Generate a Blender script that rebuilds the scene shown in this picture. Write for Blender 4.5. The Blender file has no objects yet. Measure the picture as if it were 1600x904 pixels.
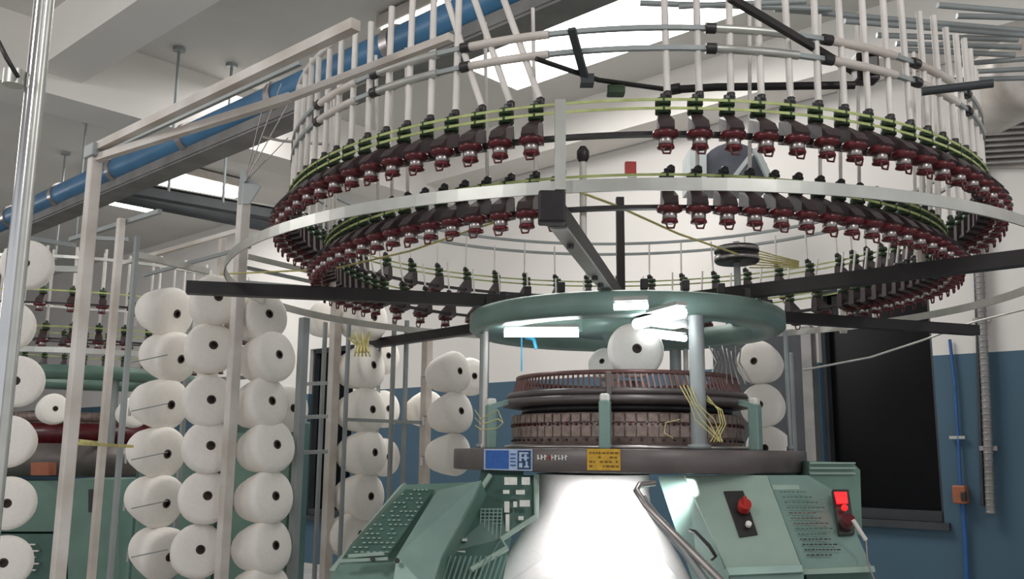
import bpy, bmesh, math, random
from mathutils import Vector, Matrix
random.seed(4)
rad = math.radians
SC = bpy.context.scene
COL = SC.collection

# ---------------------------------------------------------------- camera, world, exposure
F = 1450.0
CAMZ = 1.30
cam_d = bpy.data.cameras.new('camera'); cam = bpy.data.objects.new('camera', cam_d); COL.objects.link(cam)
cam_d.sensor_width = 36; cam_d.lens = 36 * F / 1600; cam_d.clip_start = 0.05; cam_d.clip_end = 200
CR = Matrix.Rotation(rad(100), 3, 'X') @ Matrix.Rotation(rad(0.5), 3, 'Z')
cam.matrix_world = Matrix.Translation((0, 0, CAMZ)) @ CR.to_4x4()
SC.camera = cam
SC.view_settings.view_transform = 'Standard'; SC.view_settings.look = 'None'
SC.view_settings.gamma = 1; SC.view_settings.use_curve_mapping = False
SC.view_settings.exposure = -0.34
w = bpy.data.worlds.new('world'); SC.world = w; w.use_nodes = True
w.node_tree.nodes['Background'].inputs[0].default_value = (0.93, 0.95, 1.0, 1)
w.node_tree.nodes['Background'].inputs[1].default_value = 1.0

C0 = Vector((0, 0, CAMZ))
def ray(px, py): return CR @ Vector(((px - 800) / F, (452 - py) / F, -1))
def at(px, py, Y): d = ray(px, py); return C0 + d * (Y / d.y)
def atz(px, py, z): d = ray(px, py); return C0 + d * ((z - CAMZ) / d.z)
# room axes
VD = Vector((-0.737, 0.676, 0)).normalized()      # along the blue-dado wall, away to the left
UD = Vector((VD.y, -VD.x, 0))                      # into that wall
CEIL = 4.5
WP = at(1455, 548, 6.5); WP.z = 0
def onwall(px, py, off=0.0):
    d = ray(px, py); t = (WP - UD * off - C0).dot(UD) / d.dot(UD); return C0 + d * t

# ---------------------------------------------------------------- lights
def area(loc, sx, sy, power, rot=(0, 0, 0), col=(1, 0.99, 0.97)):
    l = bpy.data.lights.new('lamp_or_fill_light', 'AREA'); l.shape = 'RECTANGLE'; l.size = sx; l.size_y = sy; l.energy = power; l.color = col
    o = bpy.data.objects.new('lamp_or_fill_light', l); COL.objects.link(o); o.location = loc; o.rotation_euler = rot; return o
YAW = math.atan2(VD.y, VD.x)
CEIL_LAMPS = [(885, 25, 2.3, 1.5, 60), (268, 290, 1.1, 1.5, 50), (214, 318, 0.5, 0.5, 10), (355, 226, 0.2, 0.24, 3)]
def fill_light(x, y, z, pw):
    l = bpy.data.lights.new('lamp_or_fill_light', 'POINT'); l.energy = pw; l.shadow_soft_size = 0.3; l.color = (1, 0.99, 0.97)
    o = bpy.data.objects.new('lamp_or_fill_light', l); COL.objects.link(o); o.location = (x, y, z)
fill_light(-2.2, 0.2, 3.4, 110); fill_light(1.8, 0.0, 3.4, 110); fill_light(4.6, 2.6, 3.4, 30); fill_light(-5.5, 3.5, 3.4, 110); fill_light(-9.5, 9.5, 3.2, 90)  # added point lights out of view, filling room and ceiling
area((-2.6, 8.0, 4.4), 3.0, 0.4, 45, (0, 0, YAW))  # added area light with no fixture, filling the deep end of the hall

# ---------------------------------------------------------------- materials
def srgb(r, g, b):
    f = lambda c: (c / 255 / 12.92) if c / 255 <= 0.04045 else ((c / 255 + 0.055) / 1.055) ** 2.4
    return (f(r), f(g), f(b), 1)
def mat(name, c, rough=0.5, metal=0.0, var=0.06, scale=12, bump=0.0, emit=0, ecol=None, dirt=None, spec=0.5):
    m = bpy.data.materials.new(name); m.use_nodes = True; nt = m.node_tree; b = nt.nodes['Principled BSDF']
    c = srgb(*c)
    tc = nt.nodes.new('ShaderNodeTexCoord'); n = nt.nodes.new('ShaderNodeTexNoise'); n.inputs['Scale'].default_value = scale; n.inputs['Detail'].default_value = 4
    nt.links.new(tc.outputs['Object'], n.inputs['Vector'])
    r = nt.nodes.new('ShaderNodeValToRGB')
    lo = [max(0, x * (1 - var * 2)) for x in c[:3]] + [1]; hi = [min(1, x * (1 + var * 2)) for x in c[:3]] + [1]
    if dirt: lo = list(srgb(*dirt))
    r.color_ramp.elements[0].color = lo; r.color_ramp.elements[1].color = hi
    r.color_ramp.elements[0].position = 0.35; r.color_ramp.elements[1].position = 0.65
    nt.links.new(n.outputs['Fac'], r.inputs['Fac']); nt.links.new(r.outputs['Color'], b.inputs['Base Color'])
    b.inputs['Roughness'].default_value = rough; b.inputs['Metallic'].default_value = metal
    b.inputs['Specular IOR Level'].default_value = spec
    if bump:
        bp = nt.nodes.new('ShaderNodeBump'); bp.inputs['Strength'].default_value = bump; bp.inputs['Distance'].default_value = 0.01
        nt.links.new(n.outputs['Fac'], bp.inputs['Height']); nt.links.new(bp.outputs['Normal'], b.inputs['Normal'])
    if emit:
        b.inputs['Emission Color'].default_value = srgb(*(ecol or (255, 255, 255))); b.inputs['Emission Strength'].default_value = emit
    return m
M = {}
M['green'] = mat('machine_green', (128, 154, 146), 0.38, 0.15, 0.05, 6)
M['green_dk'] = mat('machine_green_deep', (70, 100, 91), 0.4, 0.1, 0.06, 6)
M['green_lt'] = mat('cabinet_pale_green', (152, 172, 160), 0.4, 0.0, 0.04, 5)
M['green_mid'] = mat('gate_green', (104, 134, 122), 0.4, 0.05, 0.06, 5)
M['black'] = mat('black_arm_paint', (34, 30, 30), 0.5, 0.2, 0.1, 10)
M['charcoal'] = mat('charcoal_plastic', (44, 40, 41), 0.38, 0.0, 0.1, 30)
M['body'] = mat('dark_feeder_body', (62, 48, 51), 0.38, 0.0, 0.1, 30)
M['maroon'] = mat('maroon_plastic', (92, 28, 34), 0.3, 0.0, 0.15, 30)
M['steel'] = mat('steel', (176, 168, 166), 0.3, 0.85, 0.05, 15)
M['alu'] = mat('aluminium', (190, 190, 184), 0.35, 0.6, 0.04, 10)
M['chrome'] = mat('chrome', (205, 205, 205), 0.15, 1.0, 0.03, 5)
M['tube'] = mat('white_tube', (222, 216, 210), 0.4, 0, 0.04, 8)
M['whitepaint'] = mat('white_painted_steel', (212, 206, 200), 0.45, 0, 0.05, 4, dirt=(188, 178, 168))
M['greypaint'] = mat('grey_painted_steel', (150, 156, 156), 0.45, 0.2, 0.06, 4)
M['belt'] = mat('green_belt', (176, 186, 120), 0.6, 0, 0.08, 20)
M['pulley'] = mat('green_pulley', (50, 70, 44), 0.5, 0, 0.15, 20)
M['yellow'] = mat('yellow_tape', (200, 190, 122), 0.6, 0, 0.08, 20)
M['bedmetal'] = mat('dark_bed_metal', (104, 97, 95), 0.4, 0.35, 0.07, 8)
M['bronze'] = mat('brown_cam_metal', (146, 128, 120), 0.45, 0.3, 0.14, 40)
M['combred'] = mat('reddish_comb', (108, 78, 74), 0.4, 0.3, 0.1, 30)
M['yarn'] = mat('white_yarn', (242, 237, 230), 0.85, 0, 0.01, 60, bump=0.08)
M['core'] = mat('cone_core_brown', (58, 46, 42), 0.7, 0, 0.1, 20)
M['wallpaint'] = None
M['ceil'] = mat('ceiling_paint', (206, 204, 200), 0.8, 0, 0.02, 1.2)
M['beam'] = mat('beam_paint', (226, 222, 217), 0.8, 0, 0.02, 1.2)
M['floor'] = mat('concrete_floor', (170, 168, 164), 0.5, 0, 0.08, 2)
M['blue'] = mat('blue_pipe_paint', (62, 112, 150), 0.4, 0, 0.08, 3)
M['tray'] = mat('galvanised_tray', (132, 130, 128), 0.5, 0.4, 0.08, 5)
M['dark'] = mat('dark_glass', (8, 9, 12), 0.25, 0, 0.1, 3, spec=0.15)
M['winframe'] = mat('dark_window_frame', (52, 56, 60), 0.5, 0, 0.08, 6)
M['lamp'] = mat('lamp_emitter', (255, 255, 255), 0.5, 0, 0, 1, emit=20, ecol=(248, 252, 255))
M['lampc'] = mat('ceiling_lamp_emitter', (255, 255, 255), 0.5, 0, 0, 1, emit=9, ecol=(255, 253, 248))
M['fabric'] = mat('white_knit_fabric', (244, 240, 238), 0.9, 0, 0.01, 90, bump=0.1)
M['red'] = mat('red_plastic', (176, 40, 34), 0.4, 0, 0.08, 10)
M['redglow'] = mat('red_led', (200, 20, 20), 0.4, 0, 0.0, 10, emit=2.2, ecol=(255, 30, 36))
M['labelblue'] = mat('label_blue', (40, 96, 176), 0.5, 0, 0.06, 60)
M['labelnavy'] = mat('label_navy', (38, 62, 104), 0.5, 0, 0.06, 60)
M['labelpale'] = mat('label_pale', (176, 196, 222), 0.5, 0, 0.05, 60)
M['labelyellow'] = mat('label_yellow', (202, 158, 44), 0.5, 0, 0.06, 60)
M['labelink'] = mat('label_ink', (120, 84, 24), 0.6, 0, 0.06, 60)
M['labelwhite'] = mat('label_white', (226, 226, 218), 0.5, 0, 0.04, 60)
M['bluecable'] = mat('blue_cable', (36, 84, 140), 0.5)
M['cyan'] = mat('cyan_tube', (70, 170, 210), 0.4)
M['fan'] = mat('dark_hood', (64, 66, 74), 0.45, 0.2, 0.12, 6)
M['terracotta'] = mat('orange_socket', (150, 88, 60), 0.5)
def mat_wall():
    m = mat('two_tone_wall', (208, 204, 200), 0.75, 0, 0.015, 1.0); nt = m.node_tree; b = nt.nodes['Principled BSDF']
    g = nt.nodes.new('ShaderNodeNewGeometry'); s = nt.nodes.new('ShaderNodeSeparateXYZ'); nt.links.new(g.outputs['Position'], s.inputs[0])
    mm = nt.nodes.new('ShaderNodeMath'); mm.operation = 'GREATER_THAN'; mm.inputs[1].default_value = 2.0; nt.links.new(s.outputs['Z'], mm.inputs[0])
    src = b.inputs['Base Color'].links[0].from_socket
    n = nt.nodes.new('ShaderNodeTexNoise'); n.inputs['Scale'].default_value = 1.5
    nt.links.new(g.outputs['Position'], n.inputs['Vector'])
    r = nt.nodes.new('ShaderNodeValToRGB'); r.color_ramp.elements[0].color = srgb(58, 84, 102); r.color_ramp.elements[1].color = srgb(66, 94, 112); nt.links.new(n.outputs['Fac'], r.inputs['Fac'])
    mx = nt.nodes.new('ShaderNodeMix'); mx.data_type = 'RGBA'
    nt.links.new(mm.outputs[0], mx.inputs['Factor']); nt.links.new(r.outputs['Color'], mx.inputs['A']); nt.links.new(src, mx.inputs['B'])
    nt.links.new(mx.outputs['Result'], b.inputs['Base Color']); return m
M['wall'] = mat_wall()

# ---------------------------------------------------------------- mesh helpers
def frame(d):
    d = Vector(d).normalized(); u = Vector((0, 0, 1)) if abs(d.z) < 0.95 else Vector((1, 0, 0))
    x = d.cross(u).normalized(); y = x.cross(d).normalized(); return x, y
class MB:
    def __init__(s): s.v = []; s.f = []; s.m = []; s.sm = []; s.mats = []; s.X = Matrix()
    def mi(s, m):
        if m is None: m = s.cur
        s.cur = m
        if m not in s.mats: s.mats.append(m)
        return s.mats.index(m)
    def add(s, vs, fs, m=None, smooth=False):
        k = len(s.v); i = s.mi(m)
        s.v += [s.X @ Vector(v) for v in vs]
        for f in fs: s.f.append([a + k for a in f]); s.m.append(i); s.sm.append(smooth)
        return s
    def box(s, c, sz, m=None, R=None, bev=0.0):
        c = Vector(c); hx, hy, hz = sz[0] / 2, sz[1] / 2, sz[2] / 2
        if bev <= 0:
            vs = [Vector((x, y, z)) for x in (-hx, hx) for y in (-hy, hy) for z in (-hz, hz)]
            fs = [(0, 1, 3, 2), (4, 6, 7, 5), (0, 4, 5, 1), (2, 3, 7, 6), (0, 2, 6, 4), (1, 5, 7, 3)]
        else:
            bm = bmesh.new(); bmesh.ops.create_cube(bm, size=1, matrix=Matrix.Diagonal((*sz, 1)))
            bmesh.ops.bevel(bm, geom=bm.edges[:], offset=bev, segments=2, affect='EDGES', profile=0.5)
            bm.verts.index_update(); vs = [v.co.copy() for v in bm.verts]; fs = [[v.index for v in f.verts] for f in bm.faces]; bm.free()
        if R is not None: vs = [R @ v for v in vs]
        return s.add([c + v for v in vs], fs, m)
    def bar(s, a, b, wd, ht, m=None):
        """square bar between two points"""
        a = Vector(a); b = Vector(b); x, y = frame(b - a); x = x * wd / 2; y = y * ht / 2
        vs = [p + sx * x + sy * y for p in (a, b) for sx, sy in ((-1, -1), (1, -1), (1, 1), (-1, 1))]
        return s.add(vs, [(3, 2, 1, 0), (4, 5, 6, 7), (0, 1, 5, 4), (1, 2, 6, 5), (2, 3, 7, 6), (3, 0, 4, 7)], m)
    def cyl(s, a, b, r, r2=None, n=12, m=None, caps=True):
        return s.tube([a, b], r, n, m, r2=r2, caps=caps)
    def tube(s, pts, r, n=8, m=None, closed=False, r2=None, caps=True):
        pts = [Vector(p) for p in pts]; L = len(pts); vs = []; fs = []; px = None
        for i, p in enumerate(pts):
            d = (pts[(i + 1) % L] - pts[i - 1]) if closed else (pts[min(i + 1, L - 1)] - pts[max(i - 1, 0)])
            if px is None: x, y = frame(d)
            else:
                d = d.normalized(); x = (px - d * px.dot(d)).normalized(); y = d.cross(x)
                y = -y if False else y
            if px is None: y = Vector(d).normalized().cross(x)
            px = x
            rr = r if r2 is None else r + (r2 - r) * i / (L - 1)
            for k in range(n):
                a = 2 * math.pi * k / n; vs.append(p + x * math.cos(a) * rr + y * math.sin(a) * rr)
        for i in range(L if closed else L - 1):
            j = (i + 1) % L
            for k in range(n): fs.append((i * n + k, i * n + (k + 1) % n, j * n + (k + 1) % n, j * n + k))
        s.add(vs, fs, m, True)
        if not closed and caps:
            s.add([vs[k] for k in range(n)][::-1], [tuple(range(n))], m); s.add([vs[(L - 1) * n + k] for k in range(n)], [tuple(range(n))], m)
        return s
    def lathe(s, prof, n=32, m=None, c=(0, 0, 0), R=None, closed=False, smooth=True, a0=0, a1=360):
        """profile (r, z) round the z axis; closed = profile is a loop"""
        c = Vector(c); vs = []; fs = []; P = len(prof); full = abs(a1 - a0) >= 360; N = n if full else n + 1
        for i in range(N):
            a = rad(a0 + (a1 - a0) * i / n); 
            for r, z in prof:
                v = Vector((r * math.sin(a), -r * math.cos(a), z)); vs.append(c + (R @ v if R is not None else v))
        for i in range(n):
            j = (i + 1) % N
            for k in range(P if closed else P - 1):
                l = (k + 1) % P; fs.append((i * P + k, j * P + k, j * P + l, i * P + l))
        return s.add(vs, fs, m, smooth)
    def ringbar(s, R, z, w_, h, c, n=96, m=None, a0=0, a1=360):
        return s.lathe([(R - w_ / 2, z - h / 2), (R + w_ / 2, z - h / 2), (R + w_ / 2, z + h / 2), (R - w_ / 2, z + h / 2)], n, m, c, closed=True, smooth=False, a0=a0, a1=a1)
    def prism(s, pts, th, m=None, away=True):
        """flat polygon of 3-D points given a thickness, extruded away from the camera"""
        pts = [Vector(p) for p in pts]; n = Vector()
        for i in range(len(pts)): n += pts[i].cross(pts[(i + 1) % len(pts)])
        n.normalize(); cen = sum(pts, Vector()) / len(pts)
        if (n.dot(cen - C0) > 0) != away: n = -n
        k = len(pts); vs = pts + [p + n * th for p in pts]
        fs = [tuple(range(k)), tuple(range(2 * k - 1, k - 1, -1))] + [(i, i + k, (i + 1) % k + k, (i + 1) % k) for i in range(k)]
        return s.add(vs, fs, m)
    def build(s, name, m=None, parent=None, kind=None, label=None):
        me = bpy.data.meshes.new(name); off = Vector()
        if parent is not None:
            p = parent
            while p is not None: off += p.location; p = p.parent
        me.from_pydata([v - off for v in s.v], [], s.f)
        for mm in s.mats: me.materials.append(M[mm])
        for p, i, sm in zip(me.polygons, s.m, s.sm): p.material_index = i; p.use_smooth = sm
        bm = bmesh.new(); bm.from_mesh(me); bmesh.ops.recalc_face_normals(bm, faces=bm.faces[:]); bm.to_mesh(me); bm.free()
        o = bpy.data.objects.new(name, me); COL.objects.link(o)
        if parent is not None: o.parent = parent
        if kind: o['kind'] = kind
        if label: o['label'] = label
        return o
def mb(m): b = MB(); b.cur = m; return b
def thing(name, label, cat, loc=(0, 0, 0), group=None, rotz=0):
    o = bpy.data.objects.new(name, None); COL.objects.link(o); o.empty_display_size = 0.1
    o.location = loc; o.rotation_euler = (0, 0, rotz); o['label'] = label; o['category'] = cat
    if group: o['group'] = group
    return o
def tag(o, label, cat, group=None):
    o['label'] = label; o['category'] = cat
    if group: o['group'] = group
    return o
def recentre(o):
    """put a one-mesh thing's origin at its base"""
    vs = [v.co.copy() for v in o.data.vertices]
    c = Vector((sum(v.x for v in vs) / len(vs), sum(v.y for v in vs) / len(vs), min(v.z for v in vs)))
    o.data.transform(Matrix.Translation(-c)); o.location = c; return o

# ---------------------------------------------------------------- the room
def plank(p, dirn, l0, l1, zb, zt, th, nrm):
    b = MB(); a = p + dirn * l0; c = p + dirn * l1; n = nrm * th
    vs = [Vector((q.x, q.y, z)) for z in (zb, zt) for q in (a, c, c + n, a + n)]
    return b, vs, [(0, 1, 2, 3), (7, 6, 5, 4), (0, 1, 5, 4), (1, 2, 6, 5), (2, 3, 7, 6), (3, 0, 4, 7)]
def slab(name, m, p, dirn, l0, l1, zb, zt, th, nrm):
    b, vs, fs = plank(p, dirn, l0, l1, zb, zt, th, nrm); b.add(vs, fs, m); return b.build(name, kind='structure')
def quadslab(name, m, z0, z1):
    b = MB(); cs = [WP + UD * 0.3 + VD * l for l in (-9, 20)] + [WP - UD * 15 + VD * l for l in (20, -9)]
    b.add([Vector((q.x, q.y, z)) for z in (z0, z1) for q in cs], [(0, 1, 2, 3), (7, 6, 5, 4), (0, 1, 5, 4), (1, 2, 6, 5), (2, 3, 7, 6), (3, 0, 4, 7)], m)
    return b.build(name, kind='structure')
quadslab('floor', 'floor', -0.2, 0); quadslab('ceiling', 'ceil', CEIL, CEIL + 0.2)
# back wall, with the two dark window openings cut by building it in pieces
def wl(p): return (p - WP).dot(VD)
W1 = (wl(onwall(1462, 620)), wl(onwall(1283, 620)), 0.86, 2.58)
W2 = (wl(onwall(548, 700)), wl(onwall(478, 700)), 0.55, 2.55)
def wallpiece(b, l0, l1, z0, z1):
    _, vs, fs = plank(WP, VD, l0, l1, z0, z1, 0.25, UD); b.add(vs, fs, 'wall')
b = MB()
wallpiece(b, -9, W1[0], 0, CEIL); wallpiece(b, W1[1], W2[0], 0, CEIL); wallpiece(b, W2[1], 20, 0, CEIL)
for wv in (W1, W2): wallpiece(b, wv[0], wv[1], 0, wv[2]); wallpiece(b, wv[0], wv[1], wv[3], CEIL)
b.build('wall_back', kind='structure')
slab('wall_left', 'wall', WP + VD * 20 - UD * 15, UD, 0, 15.3, 0, CEIL, 0.2, VD)
for i, wv in enumerate((W1, W2)):
    pn, vs, fs = plank(WP + UD * 0.13, VD, wv[0], wv[1], wv[2], wv[3], 0.03, UD); pn.add(vs, fs, 'dark'); wo = pn.build('window_%d' % (i + 1), kind='structure')
    fb = MB()
    for (a0, a1, z0, z1) in ((wv[0], wv[1], wv[2], wv[2] + 0.07), (wv[0], wv[1], wv[3] - 0.05, wv[3]), (wv[0], wv[0] + 0.03, wv[2], wv[3]), (wv[1] - 0.03, wv[1], wv[2], wv[3])):
        _, vs, fs = plank(WP + UD * 0.05, VD, a0, a1, z0, z1, 0.08, UD); fb.add(vs, fs, 'winframe')
    fb.build('window_frame', parent=wo)
    sb = MB(); _, vs, fs = plank(WP - UD * 0.04, VD, wv[0] - 0.04, wv[1] + 0.04, wv[2] - 0.05, wv[2], 0.1, UD); sb.add(vs, fs, 'winframe'); sb.build('window_sill', parent=wo)
zd = onwall(1255, 518).z
db = MB(); _, vs, fs = plank(WP - UD * 0.05, VD, W1[1] + 0.05, wl(onwall(1120, 600)), 0, zd, 0.05, UD); db.add(vs, fs, 'winframe'); do_ = db.build('door_1', kind='structure')
hb = MB(); _, vs, fs = plank(WP - UD * 0.09, VD, W1[1] + 0.02, W1[1] + 0.1, 0, zd + 0.03, 0.09, UD); hb.add(vs, fs, 'tray'); hb.build('door_frame', parent=do_)
# ceiling beams: one deep beam towards the wall's end (UD), joists along VD
pb = atz(100, 152, 3.95)
slab('trim_1', 'beam', pb, UD, -6, 12, 3.95, CEIL, 0.45, VD)
k = 1
pj = atz(150, 117, 4.1); jw = abs((atz(75, 95, 4.1) - pj).dot(UD))
slab('trim_2', 'beam', pj, VD, -9, (pb - pj).dot(VD), 4.1, CEIL, jw, -UD)
pj = atz(150, 117, 4.1) + UD * 3.6
slab('trim_3', 'beam', pj, VD, -7, (pb - pj).dot(VD), 4.1, CEIL, 0.4, UD)

# ceiling lamps
lamp_names = ['large blown-out square light panel on the ceiling above the machine', 'glaring long ceiling light panel seen past the left creel rail', 'short ceiling light just below and left of the long glaring panel', 'tiny bright ceiling lamp beside the blue pipe']
for (px, py, sx, sy, pw), lb in zip(CEIL_LAMPS, lamp_names):
    zc = CEIL - 0.12; p = atz(px, py, zc); R = Matrix.Rotation(YAW, 3, 'Z')
    t = thing('ceiling_light', lb, 'ceiling light', (p.x, p.y, zc - 0.03))
    b = mb('whitepaint'); b.box((p.x, p.y, zc + 0.05), (sx + 0.06, sy + 0.06, 0.1), R=R, bev=0.01)
    b.cyl((p.x, p.y, zc + 0.1), (p.x, p.y, CEIL), 0.015, n=8); b.build('lamp_housing', parent=t)
    b = mb('lampc'); b.box((p.x, p.y, zc - 0.012), (sx, sy, 0.02), R=R, bev=0.004); b.build('diffuser', parent=t)
    area((p.x, p.y, zc - 0.05), sx, sy, pw, (0, 0, YAW))

# blue overhead pipe and tray alongside, along VD
t = thing('overhead_pipe', 'long blue painted pipe hung below the ceiling, running from the left creel towards the top', 'pipe', (0, 0, 0))
p0 = atz(20, 338, 3.3); pc = atz(620, 70, 3.3); dv = (pc - p0).normalized()
t.location = (p0.x, p0.y, 3.2)
b = mb('blue'); b.cyl(p0 - dv * 1, pc + dv * 2.5, 0.085, n=16); b.build('pipe', parent=t)
Lp = (pc - p0).length
for i in range(7):
    q = p0 + dv * (Lp * i / 5.0); b = mb('steel'); b.cyl(q - dv * 0.03, q + dv * 0.03, 0.098, n=16); b.build('pipe_collar', parent=t)
t = thing('cable_tray', 'long grey steel cable tray running just below the blue pipe', 'cable tray', (0, 0, 0))
q0 = atz(30, 366, 3.15); q1 = atz(800, 48, 3.15); t.location = (q0.x, q0.y, 3.1)
nx = dv.cross(Vector((0, 0, 1)))
b = mb('tray'); b.bar(q0, q1 + dv, 0.16, 0.012)
for s_ in (-1, 1): b.bar(q0 + nx * 0.08 * s_ + Vector((0, 0, 0.04)), q1 + dv + nx * 0.08 * s_ + Vector((0, 0, 0.04)), 0.012, 0.06)
b.build('tray_channel', parent=t)
for (px, py, top, who) in ((280, 165, 78, 'hanger rod from the ceiling, the longer of two left of the rails'), (362, 122, 104, 'short hanger rod from the ceiling right of the longer one'), (135, 230, 190, 'hanger rod above the front creel post'), (102, 270, 240, 'faint hanger rod left of the front creel post')):
    p = atz(px, top, CEIL - 0.02); q = Vector((p.x, p.y, 3.3))
    t = thing('hanger_rod', 'thin grey ' + who, 'rod', (p.x, p.y, 3.3))
    b = mb('greypaint'); b.cyl(q, (p.x, p.y, CEIL), 0.012, n=8); b.build('rod', parent=t)
    b = mb('greypaint'); b.cyl((p.x, p.y, CEIL - 0.03), (p.x, p.y, CEIL), 0.05, n=12); b.build('ceiling_plate', parent=t)

# cable trays far left, along UD under the lamps
for (a, c, lb) in (((150, 300), (510, 372), 'dark lower cable rail crossing under the glaring ceiling light'), ((200, 296), (520, 352), 'dark upper cable rail crossing beside the glaring ceiling light')):
    p, q = atz(*a, 3.4), atz(*c, 3.4); b = mb('winframe'); b.bar(p, q, 0.1, 0.08); b.bar(p + Vector((0, 0, .06)), q + Vector((0, 0, .06)), 0.14, 0.012, 'tray'); tag(recentre(b.build('cable_rail')), lb, 'cable rail')

# right wall fittings
t = thing('wall_conduit', 'tall ribbed metal conduit on the right wall beside the dark window', 'conduit', onwall(1550, 800, 0.05))
pts = [onwall(1524, 150, 0.06), onwall(1530, 420, 0.06), onwall(1540, 600, 0.06), onwall(1548, 800, 0.06)]
b = mb('tray'); b.tube(pts, 0.028, 10)
for i in range(60):
    f = i / 59 * 2.999; j = int(f); q = pts[j].lerp(pts[j + 1], f - j); b.lathe([(0.026, -0.01), (0.034, 0), (0.026, 0.01)], 8, 'tray', q)
b.build('ribbed_pipe', parent=t)
b = mb('winframe'); b.tube([onwall(1516, 150, 0.03), onwall(1536, 790, 0.03)], 0.014, 8); b.build('brown_pipe', parent=t)
for (x, y) in ((1528, 300), (1534, 500), (1545, 700)): b = mb('steel'); b.box(onwall(x, y, 0.04), (0.11, 0.03, 0.03), R=Matrix.Rotation(YAW, 3, 'Z')); b.build('pipe_clamp', parent=t)
t = thing('power_socket', 'small orange-brown socket box on a blue cable on the lower right wall', 'socket', onwall(1501, 785, 0.05))
b = mb('terracotta'); b.box(onwall(1501, 772, 0.05), (0.085, 0.08, 0.12), R=Matrix.Rotation(YAW, 3, 'Z'), bev=0.01); b.build('socket_box', parent=t)
b = mb('charcoal'); b.box(onwall(1506, 775, 0.1), (0.03, 0.04, 0.06), R=Matrix.Rotation(YAW, 3, 'Z'), bev=0.005); b.build('plug', parent=t)
b = mb('bluecable'); b.tube([onwall(1484, 530, 0.03), onwall(1492, 600, 0.03), onwall(1497, 680, 0.03), onwall(1501, 760, 0.04)], 0.011, 8)
b.tube([onwall(1504, 785, 0.04), onwall(1508, 840, 0.03), onwall(1513, 950, 0.03)], 0.016, 8)
b.box(onwall(1496, 683, 0.03), (0.1, 0.02, 0.02), 'alu', R=Matrix.Rotation(YAW, 3, 'Z'))
tag(recentre(b.build('wall_cable')), 'blue cable running down the blue part of the right wall', 'cable')
t = thing('wall_louvre', 'grey louvred vent with thin horizontal slats high on the right wall', 'vent', onwall(1580, 262, 0.03))
b = mb('whitepaint'); c4 = [onwall(1532, 150, 0.02), onwall(1680, 135, 0.02), onwall(1680, 262, 0.02), onwall(1532, 262, 0.02)]; b.prism(c4, 0.015); b.build('vent_back', parent=t)
b = mb('tray')
for i in range(12):
    y = 160 + i * 8.8; b.bar(onwall(1532, y, 0.06), onwall(1680, y - 8, 0.06), 0.06, 0.012)
b.build('slats', parent=t)
# extra rods high right
rods = [((1465, 8), (1610, 20)), ((1495, 25), (1610, 28)), ((1210, 14), (1600, 48)), ((1320, 33), (1600, 55)), ((1370, 55), (1590, 62)), ((1400, 68), (1595, 74)), ((1415, 78), (1585, 86)), ((1500, 100), (1600, 92)), ((1520, 112), (1600, 108)), ((1480, 125), (1600, 122)), ((1060, 10), (1260, 2)), ((1000, 5), (1300, 14))]
t = thing('yarn_tube_bank', 'bank of thin grey horizontal rods fanning towards the upper right corner', 'rods', atz(1450, 60, 2.9))
for i, (a, c) in enumerate(rods):
    b = mb('greypaint'); p, q = atz(*a, 3.0 + 0.02 * (i % 3)), atz(*c, 3.0 + 0.02 * (i % 3)); b.cyl(p, q, 0.012, n=8); b.build('rod', parent=t)
t = thing('round_duct', 'pale grey round duct end at the upper right edge', 'duct', at(1612, 180, 4.4))
b = mb('whitepaint'); pc = at(1618, 108, 4.4); R = Matrix.Rotation(rad(80), 3, 'X') @ Matrix.Rotation(0, 3, 'Z')
b.lathe([(0.0, -0.02), (0.17, -0.02), (0.2, 0.0), (0.21, 0.04), (0.21, 0.5), (0.0, 0.5)], 32, c=pc, R=Matrix.Rotation(rad(-85), 3, 'X')); b.build('duct_shell', parent=t)
# dark hood on the wall behind, and red sign
t = thing('exhaust_fan', 'dark domed fan cowl on the wall behind the feeder rings', 'fan', at(1150, 285, 6.5))
b = mb('fan'); cen = at(1148, 290, 6.6)
n = 14; outl = [cen + Vector((0.27 * math.cos(math.pi * i / n), 0, 0.33 * math.sin(math.pi * i / n) ** 0.8)) for i in range(n + 1)]
b.prism(outl, 0.35); b.build('cowl', parent=t)
b = mb('greypaint'); b.prism([at(1078, 232, 6.55), at(1104, 232, 6.55), at(1104, 292, 6.55), at(1078, 292, 6.55)], 0.3); b.bar(at(1140, 285, 6.5), at(1175, 240, 6.5), 0.03, 0.03); b.bar(at(1180, 232, 6.5), at(1205, 285, 6.5), 0.04, 0.04); b.build('fan_bracket', parent=t)

# ================================================================ the main machine
MX, MY = 0.485, 3.95
MC = Vector((MX, MY, 0))
def pol(R, deg, z, c=MC): a = rad(deg); return Vector((c.x + R * math.sin(a), c.y - R * math.cos(a), z))
mach = thing('circular_knitting_machine', 'large green circular knitting machine with two rings of maroon yarn feeders', 'knitting machine', (MX, MY, 0))
# upper green ring, hub and spokes
b = mb('green'); GR = 0.665
b.lathe([(GR - 0.13, 1.80), (GR - 0.02, 1.80), (GR, 1.815), (GR, 1.872), (GR - 0.015, 1.885), (GR - 0.13, 1.885)], 96, c=MC, closed=True)
top_ring = b.build('top_ring', parent=mach)
b = mb('green'); b.lathe([(0.0, 1.80), (0.2, 1.80), (0.2, 1.88), (0.0, 1.88)], 40, c=MC)
b.lathe([(0.0, 1.77), (0.08, 1.77), (0.1, 1.80)], 24, c=MC)
b.build('top_hub', parent=mach)
for a in (-95, 25, 145):
    b = mb('green'); p, q = pol(0.15, a, 1.84), pol(GR - 0.1, a, 1.84); b.bar(p, q, 0.17, 0.07); b.build('ring_spoke', parent=mach)
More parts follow.
